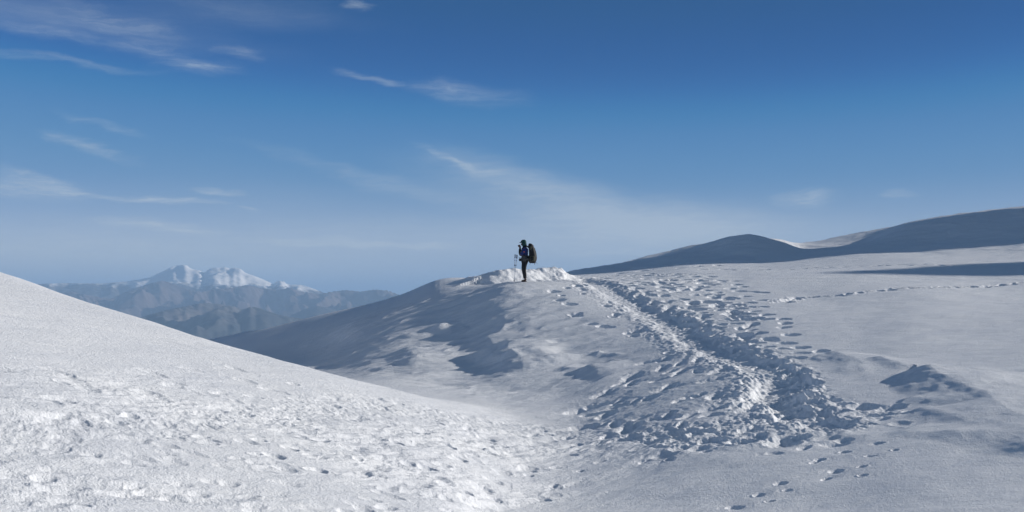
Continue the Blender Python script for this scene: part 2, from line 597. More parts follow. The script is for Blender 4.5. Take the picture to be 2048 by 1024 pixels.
# patchy wind-carved relief on the middle slope
msl = inside([(380, 700), (620, 660), (800, 612), (920, 575), (1130, 580), (1210, 640), (1300, 700), (1110, 800), (1000, 812), (700, 760), (560, 716)])
mm = smooth((msl + 1.0) / 2.5)
c, s_ = math.cos(R(-14)), math.sin(R(-14))
XR, DR = Xf * c - Df * s_, Xf * s_ + Df * c
c2, s2 = math.cos(R(20)), math.sin(R(20))
XS, DS = Xf * c2 + Df * s2, -Xf * s2 + Df * c2
wv = fbm(XS / 4.6, DS / 1.25, 5, 131, 0.50)
Z += mm * .065 * (ridged(XS / 4.2 + .3 * n_w, DS / 1.0, 3, 97) - .7) * smooth(.5 + 2 * n_v)
Z += mm * (0.095 * wv + .03 * n_a * np.clip(wv + .2, 0, 1))
# gentle wind ripples on the right-hand slope and foreground
Z += 0.025 * fbm(XR / 2.2, DR / 0.8, 3, 120, 0.5) * smooth((Xf + 3) / 5) * (1 - mm)
# broad swell on the right slope that holds the long soft shadow
def gauss(px, py, rx, rd, h, at=None):
    global Z
    x, d = at if at else hit(px, py)
    Z += h * np.exp(-((Xf - x) / rx) ** 2 - ((Df - d) / rd) ** 2)


# ---- small knoll top the hiker stands on
Z += .13 * np.exp(-((Xf - .5) / 1.6) ** 2 - ((Df - 48.9) / 1.0) ** 2)

# ---- footprints
Hole = np.zeros(Xf.shape, np.float32)
Rim = np.zeros(Xf.shape, np.float32)


def stamp(x, d, rx, ry, ang, depth, rim=0.03, p=5.0, rough=1.0):
    w = window(x, d, max(rx, ry) * 1.8)
    if w is None:
        return
    c, s = math.cos(ang), math.sin(ang)
    ex, ey = Xf[w] - x, Df[w] - d
    a, b = (ex * c + ey * s) / rx, (-ex * s + ey * c) / ry
    t = np.sqrt(a * a + b * b) + warp[w] * rough * .75
    h = depth / (1 + np.clip(t, 0, 4) ** p)
    Hole[w] = np.maximum(Hole[w], h)
    rr = rim * np.exp(-((t - 1.25) / 0.28) ** 2) * (0.8 + 0.5 * n_b[w])
    Rim[w] = np.maximum(Rim[w], rr)


def pip(p, poly):
    ins = False
    n = len(poly)
    for k in range(n):
        (x0, y0), (x1, y1) = poly[k], poly[(k + 1) % n]
        if (y0 > p[1]) != (y1 > p[1]) and p[0] < (x1 - x0) * (p[1] - y0) / (y1 - y0) + x0:
            ins = not ins
    return ins


def scatter(poly, per_m2, r=(.14, .2), depth=(.10, .2), rim=.03, p=5.0, ang=None, asp=(.7, 1.0), rough=1.0):
    w = [hit(*q) for q in poly]
    x0, x1 = min(q[0] for q in w), max(q[0] for q in w)
    y0, y1 = min(q[1] for q in w), max(q[1] for q in w)
    n = int((x1 - x0) * (y1 - y0) * per_m2)
    for _ in range(n):
        q = (rng.uniform(x0, x1), rng.uniform(y0, y1))
        if not pip(q, w):
            continue
        rr = rng.uniform(*r)
        stamp(q[0], q[1], rr, rr * rng.uniform(*asp), rng.uniform(0, 3.14) if ang is None else ang + rng.normal(0, .35), rng.uniform(*depth), rim, p, rough)


# right of the trail: dense boot holes
BAND = [(1185, 552), (1300, 545), (1410, 548), (1470, 580), (1500, 600), (1530, 650), (1560, 690), (1610, 725), (1560, 745), (1470, 705), (1380, 660), (1290, 610)]
scatter(BAND, 2.3, (.19, .29), (.08, .18), .05, 5.5, .1, (.5, .75), .5)
BAND2 = [(1300, 560), (1400, 560), (1500, 620), (1540, 690), (1470, 690), (1360, 620)]
scatter(BAND2, 1.3, (.2, .3), (.10, .2), .05, 5.5, .1, (.5, .75), .5)
# left of the trail
scatter([(1100, 580), (1160, 568), (1290, 650), (1380, 700), (1350, 715), (1240, 660), (1150, 632)], 1.6, (.14, .2), (.07, .13), .05)
# fan between the trails
FAN = [(1090, 822), (1190, 775), (1310, 705), (1400, 700), (1530, 750), (1530, 800), (1480, 860), (1250, 870), (1120, 850)]
scatter(FAN, .8, (.24, .45), (.07, .15), .03, 4, .8, (.35, .5), .8)
scatter([(1100, 812), (1280, 740), (1500, 790), (1480, 860), (1130, 850)], .7, (.18, .34), (.08, .16), .035, 4, .6, (.4, .7), .8)
# churned junction
JUNC = [(1540, 735), (1600, 730), (1640, 765), (1690, 795), (1790, 810), (1830, 828), (1720, 848), (1640, 862), (1600, 890), (1450, 900), (1300, 898), (1180, 870), (1350, 850), (1500, 830), (1560, 790)]
scatter([(1480, 880), (1660, 850), (1800, 800), (1880, 822), (1760, 870), (1620, 905), (1420, 925), (1200, 915), (1000, 880), (1100, 850)], .8, (.14, .3), (.03, .09), .02, 3, .4, (.45, .8), .8)
scatter(JUNC, 1.5, (.16, .40), (.05, .18), .045, 4, .3, (.45, .8), .8)
# foreground: old, wind-softened prints everywhere under the crest
FG = [(-60, 760), (250, 755), (520, 758), (640, 775), (800, 808), (1000, 832), (1300, 870), (1480, 900), (1330, 920), (1180, 935), (1120, 1000), (1100, 1060), (-60, 1060)]
scatter(FG, 1.8, (.12, .26), (.02, .065), .02, 2.8, 0.6, (.4, .75), .9)
scatter([(500, 860), (900, 850), (1250, 900), (1150, 935), (1090, 1060), (500, 1060)], .6, (.10, .17), (.04, .09), .02, 5, 0.2, (.6, .9), .8)
scatter([(-60, 740), (400, 725), (600, 765), (400, 790), (-60, 790)], 1.2, (.12, .3), (.02, .05), .02, 2.6, 0.1, (.5, .9), .9)
# single prints, lower right
for px, py, r_, dp in [(1670, 888, .24, .18), (1755, 889, .16, .06), (1790, 903, .10, .05), (1690, 905, .14, .07), (1740, 915, .13, .09), (1640, 920, .12, .07), (1672, 942, .15, .11), (1725, 935, .11, .07),
                      (1653, 957, .12, .12), (1725, 952, .1, .06), (1562, 968, .13, .10), (1575, 982, .09, .07), (1517, 990, .12, .09), (1470, 1014, .15, .11), (1540, 1002, .1, .06),
                      (1108, 967, .10, .10), (1160, 942, .08, .07), (1058, 950, .1, .07), (990, 1000, .13, .1), (1630, 925, .12, .06)]:
    x, d = hit(px, py)
    stamp(x, d, r_, r_ * rng.uniform(.5, .7), rng.uniform(.1, .6), dp * .75, .025, 3.4, 1.2)
# single prints up the right edge of the band
for px, py in [(1420, 547), (1436, 552), (1441, 562), (1470, 563), (1474, 569), (1487, 573), (1479, 581), (1504, 582), (1524, 583), (1492, 590), (1520, 598), (1524, 612), (1500, 612), (1534, 630), (1534, 640), (1567, 640),
               (1571, 648), (1568, 656), (1582, 670), (1574, 686), (1602, 695), (1604, 706), (1642, 703), (1484, 657), (1470, 633), (1108, 585), (1118, 603), (1140, 610), (1150, 630), (1180, 650), (1205, 655), (1216, 657), (1262, 667)]:
    x, d = hit(px, py)
    stamp(x, d, rng.uniform(.2, .27), rng.uniform(.15, .19), rng.uniform(-.3, .3), rng.uniform(.12, .18), .04, 6, .8)


def track(pts, step, r, depth, jit=.08, rim=.05):
    w = [hit(*p) for p in pts]
    for (x0, y0), (x1, y1) in zip(w[:-1], w[1:]):
        L = math.hypot(x1 - x0, y1 - y0)
        n = max(1, int(L / step))
        for k in range(n):
            t = (k + rng.uniform(-.3, .3)) / n
            stamp(x0 + (x1 - x0) * t + rng.normal(0, jit), y0 + (y1 - y0) * t + rng.normal(0, jit), r * rng.uniform(.7, 1.5), r * rng.uniform(.5, .9), rng.uniform(-.3, .3), depth * rng.uniform(.5, 1.3), rim, 4)


track([(1556, 602), (1600, 592), (1700, 587), (1800, 579), (1900, 573), (2000, 568), (2110, 556)], .42, .2, .13, .08, .09)
track([(1556, 602), (1600, 592)], .2, .2, .12, .1, .12)
track([(1400, 537), (1540, 538), (1700, 533), (1850, 530), (1960, 534), (2110, 548)], .62, .2, .10, .1, .05)
track([(1340, 532), (1500, 522), (1640, 513), (1760, 508)], .7, .25, .15, .5, .12)
scatter([(1200, 541), (1400, 522), (1640, 508), (1640, 514), (1400, 535), (1200, 549)], .5, (.2, .35), (.1, .2), .08, 4)
track([(1400, 547), (1330, 549), (1240, 548)], .5, .25, .12, .5, .08)


def groove(pts, hw, depth, tex=0.0, bank=0.0):
    """sunken trail along picture points"""
    global Z
    w = [hit(*p) for p in pts]
    best, side, _ = poly_field(w)
    best = best + 0.18 * n_a + 0.10 * n_b
    q = 1 / (1 + (np.clip(best, 0, 9) / hw) ** 4)
    Z -= depth * q
    if bank:
        Z += bank * np.exp(-((best - hw * 1.7) / (hw * .5)) ** 2) * (0.6 + 0.8 * n_b)
    return q


q1 = groove([(1150, 556), (1205, 572), (1262, 604), (1342, 643), (1399, 679), (1465, 706), (1515, 726), (1556, 749), (1545, 779), (1552, 800)], .60, .17, bank=.03)
q2 = groove([(1556, 755), (1560, 800), (1600, 830), (1650, 850)], .5, .14, bank=.05)
q3 = groove([(-80, 880), (300, 842), (600, 820), (760, 815), (900, 838), (1050, 852), (1250, 868), (1450, 862), (1540, 815)], .6, .03)

q1s = poly_field([hit(*p) for p in [(1133, 563), (1216, 596), (1282, 630), (1349, 676), (1415, 703), (1482, 722), (1530, 746), (1512, 779), (1480, 800)]])[0]
churn = np.zeros(Xf.shape, np.float32)
for poly, k in ((BAND, .14), (JUNC, .5), (FAN, .15)):
    churn = np.maximum(churn, k * smooth((inside(poly) + .25) / .7))
churn = np.maximum(churn, .08 * q3)
tr = np.maximum(q1, q2)
bil = np.abs(n_b)
Z += churn * (0.050 * n_b + 0.016 * n_c + 0.06 * n_a) * (1 - .6 * tr)
Z += np.clip(tr * 1.2 + np.exp(-((Xf * 0 + q1s) / 1.0) ** 2), 0, 1) * 0.022 * fbm(Xf / .16, Df / .16, 2, 200)
fgm = smooth((inside(FG) + 1.5) / 3)
ca, sa = math.cos(R(48)), math.sin(R(48))
XA, DA = Xf * ca + Df * sa, -Xf * sa + Df * ca
leftm = smooth((7.5 - Xf) / 6) * smooth((38 - Df) / 5)
f1 = fbm(XA / 1.25, DA / .42, 5, 150, .60)
f2 = fbm(XA / .5, DA / .26, 3, 155, .55)
patch = np.clip(.6 + 1.2 * fbm(XA / 4, DA / 2.2, 3, 160), .1, 1.5)
Z += fgm * leftm * patch * (0.036 * f1 + .016 * f2)
Z += fgm * (1 - leftm) * (0.036 * fbm(Xf / 1.1, Df / .6, 5, 150, .6))
Z += leftm * (0.010 * fbm(XA / 1.9, DA / .4, 4, 171, .55) + .02 * n_w)
Z += q3 * (.010 * n_c + .010 * n_b)
Z -= Hole * (1 - .35 * tr)
Z += Rim * (1 - np.clip(Hole / .06, 0, 1)) * (1 - .5 * tr)

# ---- lip and bright bank by the standing hiker
def bump_uv(px, d, rx, rd, h, ang=0):
    global Z
    x = (px - 1024) / F * d
    ex, ey = Xf - x, Df - d
    c, s = math.cos(ang), math.sin(ang)
    a, b = (ex * c + ey * s) / rx, (-ex * s + ey * c) / rd
    Z += h * np.exp(-(a * a + b * b) ** 1.3)


ridge([(-1.25, 51.1, .30), (-.7, 51.6, .60), (.2, 52.3, .70), (1.2, 53.4, .58), (1.9, 54.0, .72), (2.7, 54.8, .5), (3.6, 55.6, 0)], 2.6, 1.25, .5, world=True)
bank = np.exp(-((Xf - 1.0) / 3.0) ** 2 - ((Df - 53.0) / 3.0) ** 2)
Z += bank * (.05 * n_b + .015 * n_a)

# off-frame slope to the right: the ridge whose long shadow lies over the far dunes
Z += 33.0 * np.exp(-((Xf - 81) / 13) ** 2 - np.abs((Df - 96.6) / 5.7) ** 8)
Z += 17.6 * np.exp(-((Xf - 84) / 12) ** 2 - ((Df - 75.6) / 5.6) ** 2)
Z += .12 * smooth((Df - 66) / 10) * fbm(Xf / 4.0, Df / 3.0, 5, 400, .50)
# knoll the photographer stands on
Z += 2.9 * np.exp(-(Xf ** 2 + Df ** 2) / 60.0)

ground = grid_mesh("snow_ground", GXx, GD, Z, SNOW)
ground['kind'] = 'structure'
ground['label'] = 'snow covered mountain slopes with a trampled boot trail'


# ------------------------------------------------------------------ far land
def far_mat(name, kind):
    m, b = new_mat(name, (.2, .16, .13), .95)
    T = NT(m.node_tree)
    g = T.n('ShaderNodeNewGeometry')
    pos = g.outputs['Position']
    n1 = T.noise(pos, 1 / 900, 6, .65)
    n2 = T.noise(pos, 1 / 250, 5, .65)
    rock = T.mix(T.ss(n1, .35, .65), (.03, .04, .055, 1), (.16, .14, .135, 1))
    rock = T.mix(T.m('MULTIPLY', T.ss(n2, .4, .65), .5), rock, (.11, .11, .095, 1))
    if kind == 'snow':
        s = T.n('ShaderNodeSeparateXYZ')
        T.put(s.inputs[0], pos)
        sn = T.n('ShaderNodeSeparateXYZ')
        T.put(sn.inputs[0], g.outputs['Normal'])
        zz = T.m('ADD', s.outputs[2], T.m('MULTIPLY', T.m('SUBTRACT', n1, .5), 380))
        zz = T.m('ADD', zz, T.m('MULTIPLY', T.m('SUBTRACT', n2, .5), 300))
        zz = T.m('ADD', zz, T.m('MULTIPLY', s.outputs[0], 0.03))
        f = T.ss(zz, 30, 130)
        f = T.m('MULTIPLY', f, T.ss(sn.outputs[2], .1, .4))
        rock = T.mix(f, rock, (.95, .91, .87, 1))
    if kind == 'red':
        rock = T.mix(.5, rock, (.17, .105, .085, 1))
    T.put(b.inputs['Base Color'], rock)
    return m


def far_range(name, D, depth, base, prof, mat, ns, amp, u0=-500, u1=1500, nu=520, nd=150, seed=5, slope=.58, spurs=26, label=''):
    """a mountain range: a crest line at about distance D, spurs running down from it, eroded by ridged noise"""
    r = np.random.default_rng(seed)
    sc = D / F
    xs = [p[0] for p in prof]
    ys = [p[1] for p in prof]
    cu = np.linspace(u0, u1, 260)
    cz = (YH - np.interp(cu, xs, ys)) * sc
    cdp = D + fbm(cu / 160.0, cu * 0 + seed, 4, seed) * depth * .30
    cx = (cu - 1024) / F * D
    pts = [np.stack([cx, cdp, cz], 1)]
    for k in range(spurs):
        u = r.uniform(-60, 1000)
        z0 = (YH - np.interp(u, xs, ys)) * sc
        x, d = (u - 1024) / F * D, float(np.interp(u, cu, cdp))
        a = r.uniform(-.9, .9) - .15
        st = depth / 26
        h = z0
        z = z0
        for q in range(22):
            a += r.normal(0, .22)
            x += math.sin(a) * st
            d -= math.cos(a) * st
            z -= st * slope * r.uniform(.25, .75)
            pts.append(np.array([[x, d, z]]))
    P = np.concatenate(pts)
    u = np.linspace(u0, u1, nu)
    dd = np.linspace(D - depth, D + depth * .5, nd)
    U, DD = np.meshgrid(u, dd)
    XX = (U - 1024) / F * DD
    wx = XX + fbm(XX / 900, DD / 900, 4, seed + 3) * 160
    wd = DD + fbm(XX / 900, DD / 900, 4, seed + 9) * 160
    ZZ = np.full(XX.shape, -1e9)
    for (px, pd, pz) in P:
        ds = np.sqrt((wx - px) ** 2 + (wd - pd) ** 2)
        np.maximum(ZZ, pz - slope * ds + 5e-6 * ds * ds, out=ZZ)
    rg = ridged(XX / ns, DD / ns, 6, seed, .5)
    rg = rg - rg.mean()
    ZZ = ZZ + amp * rg * np.clip((np.max(cz) - ZZ) / (np.max(cz) - base), .12, .8)
    for it in range(4):
        yy = (YH - F * ZZ / DD).min(axis=0)
        want = np.interp(u, xs, ys)
        e = (yy - want) * sc
        k = np.hanning(9)
        k /= k.sum()
        e = np.convolve(np.pad(e, 4, mode='edge'), k, mode='valid')
        wgt = smooth((ZZ - base) / (np.interp(u, cu, cz)[None, :] - base + 1)) 
        ZZ = ZZ + e[None, :] * wgt * .9
    ZZ = np.maximum(ZZ, base + 40 * fbm(XX / 1500, DD / 1500, 3, seed))
    ob = grid_mesh(name, XX, DD, ZZ, mat)
    ob['kind'] = 'structure'
    ob['label'] = label
    return ob


MS, MR, MH = far_mat("far_rock_and_snow", 'snow'), far_mat("far_red_rock", 'red'), far_mat("far_brown_rock", 'rock')
far_range("mountains", 22000, 2600, -1000,
          [(-600, 572), (60, 568), (130, 566), (200, 567), (260, 562), (300, 555), (325, 543), (345, 533), (360, 530), (372, 530), (384, 538), (400, 541), (408, 546), (418, 538), (430, 535), (445, 535), (452, 534), (458, 537), (468, 535), (480, 537), (492, 546), (515, 554), (538, 564), (547, 568), (555, 562), (566, 562), (576, 569), (600, 569), (615, 573), (650, 586), (720, 598), (900, 605), (1500, 610)],
          MS, 1800, 330, nu=900, nd=300, seed=11, slope=.34, label='distant twin snow-capped mountains above the haze')
far_range("mountains", 18800, 2300, -1100,
          [(-600, 600), (0, 600), (90, 590), (140, 583), (165, 588), (220, 598), (262, 580), (300, 567), (325, 561), (350, 569), (375, 578), (400, 584), (430, 578), (470, 574), (495, 570), (520, 576), (560, 580), (578, 575), (600, 583), (640, 588), (665, 583), (690, 580), (720, 583), (750, 579), (775, 581), (800, 590), (830, 596), (900, 600), (1500, 604)],
          MR, 1500, 620, nu=900, nd=260, seed=23, label='hazy blue rocky mountains with a reddish pointed summit')
far_range("hills", 15500, 2300, -1200,
          [(-600, 700), (480, 680), (540, 645), (575, 634), (605, 620), (630, 611), (650, 614), (680, 622), (720, 612), (760, 622), (900, 640), (1500, 660)],
          MH, 1500, 260, nu=500, nd=120, seed=31, label='small dark blue hill beyond the snow slope')
far_range("hills", 11800, 3300, -950,
          [(-600, 700), (200, 665), (250, 645), (290, 632), (330, 621), (350, 616), (375, 612), (395, 607), (415, 606), (445, 609), (470, 613), (485, 619), (500, 614), (515, 615), (535, 622), (560, 630), (600, 637), (660, 648), (760, 660), (1500, 700)],
          MH, 1500, 330, nu=800, nd=260, seed=47, slope=.42, label='rounded brown hills in the hazy valley')
# valley floor
vx = np.linspace(-70000, 70000, 160)
vy = np.concatenate([np.linspace(1200, 11000, 80), np.linspace(11500, 70000, 60)])
VX, VY = np.meshgrid(vx, vy)
VZ = -1080 + 80 * fbm(VX / 5000, VY / 5000, 4, 3) - (VY / 70000) * 300
vf = grid_mesh("valley_floor", VX, VY, VZ, MH)
vf['kind'] = 'structure'
vf['label'] = 'brown valley floor far below the snow'

# ------------------------------------------------------------------ haze
hz = bpy.data.meshes.new("haze")
bm = bmesh.new()
bmesh.ops.create_cube(bm, size=1)
bmesh.ops.scale(bm, vec=(150000, 74000, 2480), verts=bm.verts)
bmesh.ops.translate(bm, vec=(0, 36000, -460), verts=bm.verts)
bm.to_mesh(hz)
bm.free()
ho = bpy.data.objects.new("haze", hz)
COL.objects.link(ho)
ho['kind'] = 'stuff'
ho['label'] = 'thin blue haze over the far valley'
hm = bpy.data.materials.new("haze")
hm.use_nodes = True
ht = hm.node_tree
for n in list(ht.nodes):
    ht.nodes.remove(n)
pv = ht.nodes.new('ShaderNodeVolumePrincipled')
pv.inputs['Color'].default_value = (.49, .72, 1, 1)
pv.inputs['Density'].default_value = 5.5e-5
pv.inputs['Anisotropy'].default_value = 0.0
out = ht.nodes.new('ShaderNodeOutputMaterial')
ht.links.new(pv.outputs[0], out.inputs['Volume'])
hz.materials.append(hm)
# ------------------------------------------------------------------ the hiker and his things
PD = 48.7
PX = (1046 - 1024) / F * PD
_k = int(np.searchsorted(dg, PD))


def zat(x, d):
    return float(Z[int(np.searchsorted(dg, d)), ui(1024 + x / d * F)])


PZ = min(zat(PX - .1, PD), zat(PX + .1, PD), zat(PX, PD)) - .015
PROT = R(-8)


def link(name, me, mat, parent=None):
    ob = bpy.data.objects.new(name, me)
    COL.objects.link(ob)
    if mat:
        me.materials.append(mat)
    if parent:
        ob.parent = parent
    return ob


def place(ob):
    ob.location = (PX, PD, PZ)
    ob.scale = (1.04, 1.04, 1.04)
    ob.rotation_euler = (0, 0, PROT)


def skin(name, chains, mat, parent=None, sub=2):
    """chains: list of lists of (x, y, z, r); equal points are shared; the first point is the root"""
    verts, rad, edges, idx = [], [], [], {}
    for ch in chains:
        prev = None
        for p in ch:
            key = tuple(round(v, 4) for v in p[:3])
            if key not in idx:
                idx[key] = len(verts)
                verts.append(p[:3])
                rad.append(p[3])
            i = idx[key]
            if prev is not None and prev != i:
                edges.append((prev, i))
            prev = i
    me = bpy.data.meshes.new(name)
    me.from_pydata(verts, edges, [])
    ob = bpy.data.objects.new(name, me)
    COL.objects.link(ob)
    sm = ob.modifiers.new('skin', 'SKIN')
    sm.use_smooth_shade = True
    # one root for every separate chain
    adj = {i: set() for i in range(len(verts))}
    for a, b in edges:
        adj[a].add(b)
        adj[b].add(a)
    seen = set()
    for i in range(len(verts)):
        sv = me.skin_vertices[0].data[i]
        rr = rad[i]
        sv.radius = rr if isinstance(rr, tuple) else (rr, rr)
        sv.use_root = False
    for i in range(len(verts)):
        if i in seen:
            continue
        me.skin_vertices[0].data[i].use_root = True
        st = [i]
        while st:
            j = st.pop()
            if j in seen:
                continue
            seen.add(j)
            st += list(adj[j])
    ss = ob.modifiers.new('sub', 'SUBSURF')
    ss.levels = ss.render_levels = sub
    dgr = bpy.context.evaluated_depsgraph_get()
    ev = ob.evaluated_get(dgr)
    m2 = bpy.data.meshes.new_from_object(ev)
    bpy.data.objects.remove(ob)
    bpy.data.meshes.remove(me)
    m2.name = name
    m2.materials.clear()
    for p in m2.polygons:
        p.use_smooth = True
    return link(name, m2, mat, parent)


def loft(name, rings, mat, parent=None, n=20, sup=2.6, cap=True, sub=1):
    """rings: (z, xc, yc, rx, ry) horizontal superellipses"""
    bm = bmesh.new()
    rows = []
    for (z, xc, yc, rx, ry) in rings:
        row = []
        for k in range(n):
            a = 2 * math.pi * k / n
            c, s = math.cos(a), math.sin(a)
            row.append(bm.verts.new((xc + rx * math.copysign(abs(c) ** (2 / sup), c), yc + ry * math.copysign(abs(s) ** (2 / sup), s), z)))
        rows.append(row)
    for a, b in zip(rows[:-1], rows[1:]):
        for k in range(n):
            bm.faces.new((a[k], a[(k + 1) % n], b[(k + 1) % n], b[k]))
    if cap:
        bm.faces.new(rows[0][::-1])
        bm.faces.new(rows[-1])
    if sub:
        bmesh.ops.subdivide_edges(bm, edges=bm.edges[:], cuts=sub, use_grid_fill=True, smooth=.6)
    bmesh.ops.recalc_face_normals(bm, faces=bm.faces[:])
    me = bpy.data.meshes.new(name)
    bm.to_mesh(me)
    bm.free()
    for p in me.polygons:
        p.use_smooth = True
    return link(name, me, mat, parent)


def tube(name, pts, r, mat, parent=None, n=10):
    """swept tube, r a number or one per point"""
    bm = bmesh.new()
    rs = r if isinstance(r, (list, tuple)) else [r] * len(pts)
    P = [Vector(p) for p in pts]
    rows = []
    for i, p in enumerate(P):
        t = (P[min(i + 1, len(P) - 1)] - P[max(i - 1, 0)]).normalized()
        up = Vector((0, 1, 0)) if abs(t.y) < .9 else Vector((1, 0, 0))
        a = t.cross(up).normalized()
        b = t.cross(a)
        rows.append([bm.verts.new(p + (a * math.cos(2 * math.pi * k / n) + b * math.sin(2 * math.pi * k / n)) * rs[i]) for k in range(n)])
    for a, b in zip(rows[:-1], rows[1:]):
        for k in range(n):
            bm.faces.new((a[k], a[(k + 1) % n], b[(k + 1) % n], b[k]))
    bm.faces.new(rows[0][::-1])
    bm.faces.new(rows[-1])
    bmesh.ops.recalc_face_normals(bm, faces=bm.faces[:])
    me = bpy.data.meshes.new(name)
    bm.to_mesh(me)
    bm.free()
    for p in me.polygons:
        p.use_smooth = True
    return link(name, me, mat, parent)


def rbox(name, c, s, mat, parent=None, bev=.01, rot=None):
    bm = bmesh.new()
    bmesh.ops.create_cube(bm, size=1)
    bmesh.ops.scale(bm, vec=s, verts=bm.verts)
    bmesh.ops.bevel(bm, geom=bm.edges[:], offset=bev, segments=3, affect='EDGES', profile=.6)
    if rot:
        bmesh.ops.rotate(bm, matrix=Matrix.Rotation(rot[0], 3, rot[1]), verts=bm.verts)
    bmesh.ops.translate(bm, vec=c, verts=bm.verts)
    me = bpy.data.meshes.new(name)
    bm.to_mesh(me)
    bm.free()
    for p in me.polygons:
        p.use_smooth = True
    return link(name, me, mat, parent)


BLACK = cloth("black_fabric", (.012, .012, .015), .8)
TROUS = cloth("trouser_fabric", (.014, .014, .018), .85)
BLUE = cloth("blue_shell", (.007, .024, .16), .6, .2)
TEAL = cloth("teal_fleece", (.006, .05, .046), .85, .2)
GREY = cloth("grey_fabric", (.07, .068, .07), .85, .4)
PACK = cloth("charcoal_pack_fabric", (.015, .015, .018), .75, .35)
KHAKI = cloth("khaki_fabric", (.075, .07, .042), .8, .3)
BOOT = cloth("brown_boot_leather", (.06, .03, .02), .6)
SKIN_M = cloth("skin", (.12, .055, .04), .6, .1, 20)
POLE_W, _b = new_mat("pole_white_paint", (.75, .75, .78), .35)
POLE_K, _b = new_mat("black_rubber", (.015, .015, .017), .5)
POLE_B, _b = new_mat("blue_strap", (.03, .05, .30), .6)
METAL, _b = new_mat("steel", (.5, .5, .52), .3, 1.0)
LENS, _b = new_mat("lens_glass", (.02, .02, .03), .08)
RED, _b = new_mat("red_patch", (.55, .12, .10), .7)
WHITE, _b = new_mat("white_patch", (.8, .8, .8), .7)
EYE, _b = new_mat("eye_white", (.7, .7, .7), .3)


def arm(sy, ex, ez, grow=0.0):
    return [(.12, .20 * sy, 1.385, .062 + grow), (.05, .245 * sy, 1.27, .052 + grow), (ex, .235 * sy, ez, .046 + grow),
            (ex - .045, .17 * sy, (ez + 1.42) / 2 - .02, .041 + grow), (-.125, .085 * sy, 1.43, .030 + grow)]


def leg(sy, fx, grow=0.0):
    return [(.08, .10 * sy, .88, .098 + grow), (.065 + fx, .11 * sy, .68, .080 + grow), (.06 + fx, .11 * sy, .50, .060 + grow),
            (.09 + fx * .6, .11 * sy, .30, .055 + grow), (.11 + fx * .5, .11 * sy, .10, .040 + grow)]


torso = [(.08, 0, .95, .125), (.08, 0, 1.09, .12), (.095, 0, 1.28, .135), (.085, 0, 1.40, .10), (.055, 0, 1.475, .058), (.03, 0, 1.53, .055)]
chains = [torso + [(.02, 0, 1.63, .088), (.03, 0, 1.70, .075)], [(.02, 0, 1.63, .088), (-.045, 0, 1.60, .055), (-.088, 0, 1.605, .017)], [(-.045, 0, 1.60, .055), (-.055, 0, 1.55, .035)]]
for sy, ex, ez in ((-1, -.075, 1.135), (1, -.12, 1.125)):
    a = arm(sy, ex, ez)
    chains.append([torso[3]] + a + [(-.130, .07 * sy, 1.485, .032), (-.130, .064 * sy, 1.525, .028)])
    pal = (-.165, .066 * sy, 1.505)
    for q, L in enumerate((.062, .07, .066, .052)):     # four fingers curled round the camera body
        z0 = 1.545 - q * .019
        chains.append([(-.128, .066 * sy, z0 - .008, .0095), (-.155, .064 * sy, z0 + .003, .0095), (-.187, .052 * sy, z0 + .005, .009), (-.197, (.052 - L * .45) * sy, z0 + .004, .0078)])
    chains.append([(-.115, .066 * sy, 1.49, .011), (-.095, .05 * sy, 1.505, .0105), (-.083, .028 * sy, 1.52, .009)])
for sy, fx in ((-1, 0.0), (1, -.045)):
    l = leg(sy, fx)
    chains.append([torso[0]] + l + [(l[-1][0] + .01, l[-1][1], .045, .038), (l[-1][0] - .12, l[-1][1] * 1.1, .03, .030)])
person = skin("person", chains, SKIN_M)
place(person)
person['label'] = "standing hiker in teal hood, blue jacket and black trousers, both hands raised to the face"
person['category'] = "person"
for sy in (-1, 1):
    e = rbox("eye", (-.084, .03 * sy, 1.632), (.012, .022, .014), EYE, person, .004)
jt = [(x, y, z, r + .028) for (x, y, z, r) in torso[:4]] + [(.055, 0, 1.46, .085)]
jch = [jt]
for sy, ex, ez in ((-1, -.075, 1.135), (1, -.12, 1.125)):
    a = arm(sy, ex, ez, .018)
    jch.append([jt[3]] + a[:3])
skin("jacket", jch, BLUE, person)
for sy, ex, ez in ((-1, -.075, 1.135), (1, -.12, 1.125)):
    a = arm(sy, ex, ez, .014)
    skin("sleeve_cuff", [a[2:]], BLACK, person)
loft("jacket_hem", [(.86, .09, 0, .145, .19), (.92, .085, 0, .168, .20), (1.0, .09, 0, .172, .195), (1.08, .10, 0, .165, .185), (1.12, .10, 0, .150, .17)], GREY, person, 24, 2.2)
tch = [[(.08, 0, .93, .165), (.08, .0, .86, .15)]]
for sy, fx in ((-1, 0.0), (1, -.045)):
    l = leg(sy, fx, .036)
    l[-1] = (l[-1][0], l[-1][1], .13, .072)
    mid = (l[3][0] - .005, l[3][1], .23, .088)
    tch.append([(.08, 0, .93, .165)] + l[:4] + [mid, l[-1]])
skin("trousers", tch, TROUS, person)
for sy, fx in ((-1, 0.0), (1, -.045)):
    ax = .11 + fx * .5
    b = skin("boot", [[(ax + .01, .11 * sy, .17, .058), (ax + .012, .11 * sy, .06, .055), (ax - .07, .118 * sy, .05, .046), (ax - .165, .125 * sy, .035, .034)]], BOOT, person)
    loft("sole", [(-.01, ax - .06, .118 * sy, .135, .045), (.018, ax - .06, .118 * sy, .14, .048)], POLE_K, b, 20, 2.2, True, 0)
# hood with a peak and a neck flap
hd = loft("hood", [(1.47, .065, 0, .085, .10), (1.52, .07, 0, .10, .108), (1.58, .055, 0, .105, .112), (1.655, .025, 0, .125, .118), (1.72, .02, 0, .122, .112), (1.77, .03, 0, .095, .09), (1.80, .035, 0, .05, .05)], TEAL, person, 24, 2.1)
loft("hood_peak", [(1.668, -.075, 0, .075, .085), (1.685, -.07, 0, .085, .09), (1.70, -.045, 0, .085, .09)], TEAL, hd, 20, 2.2)
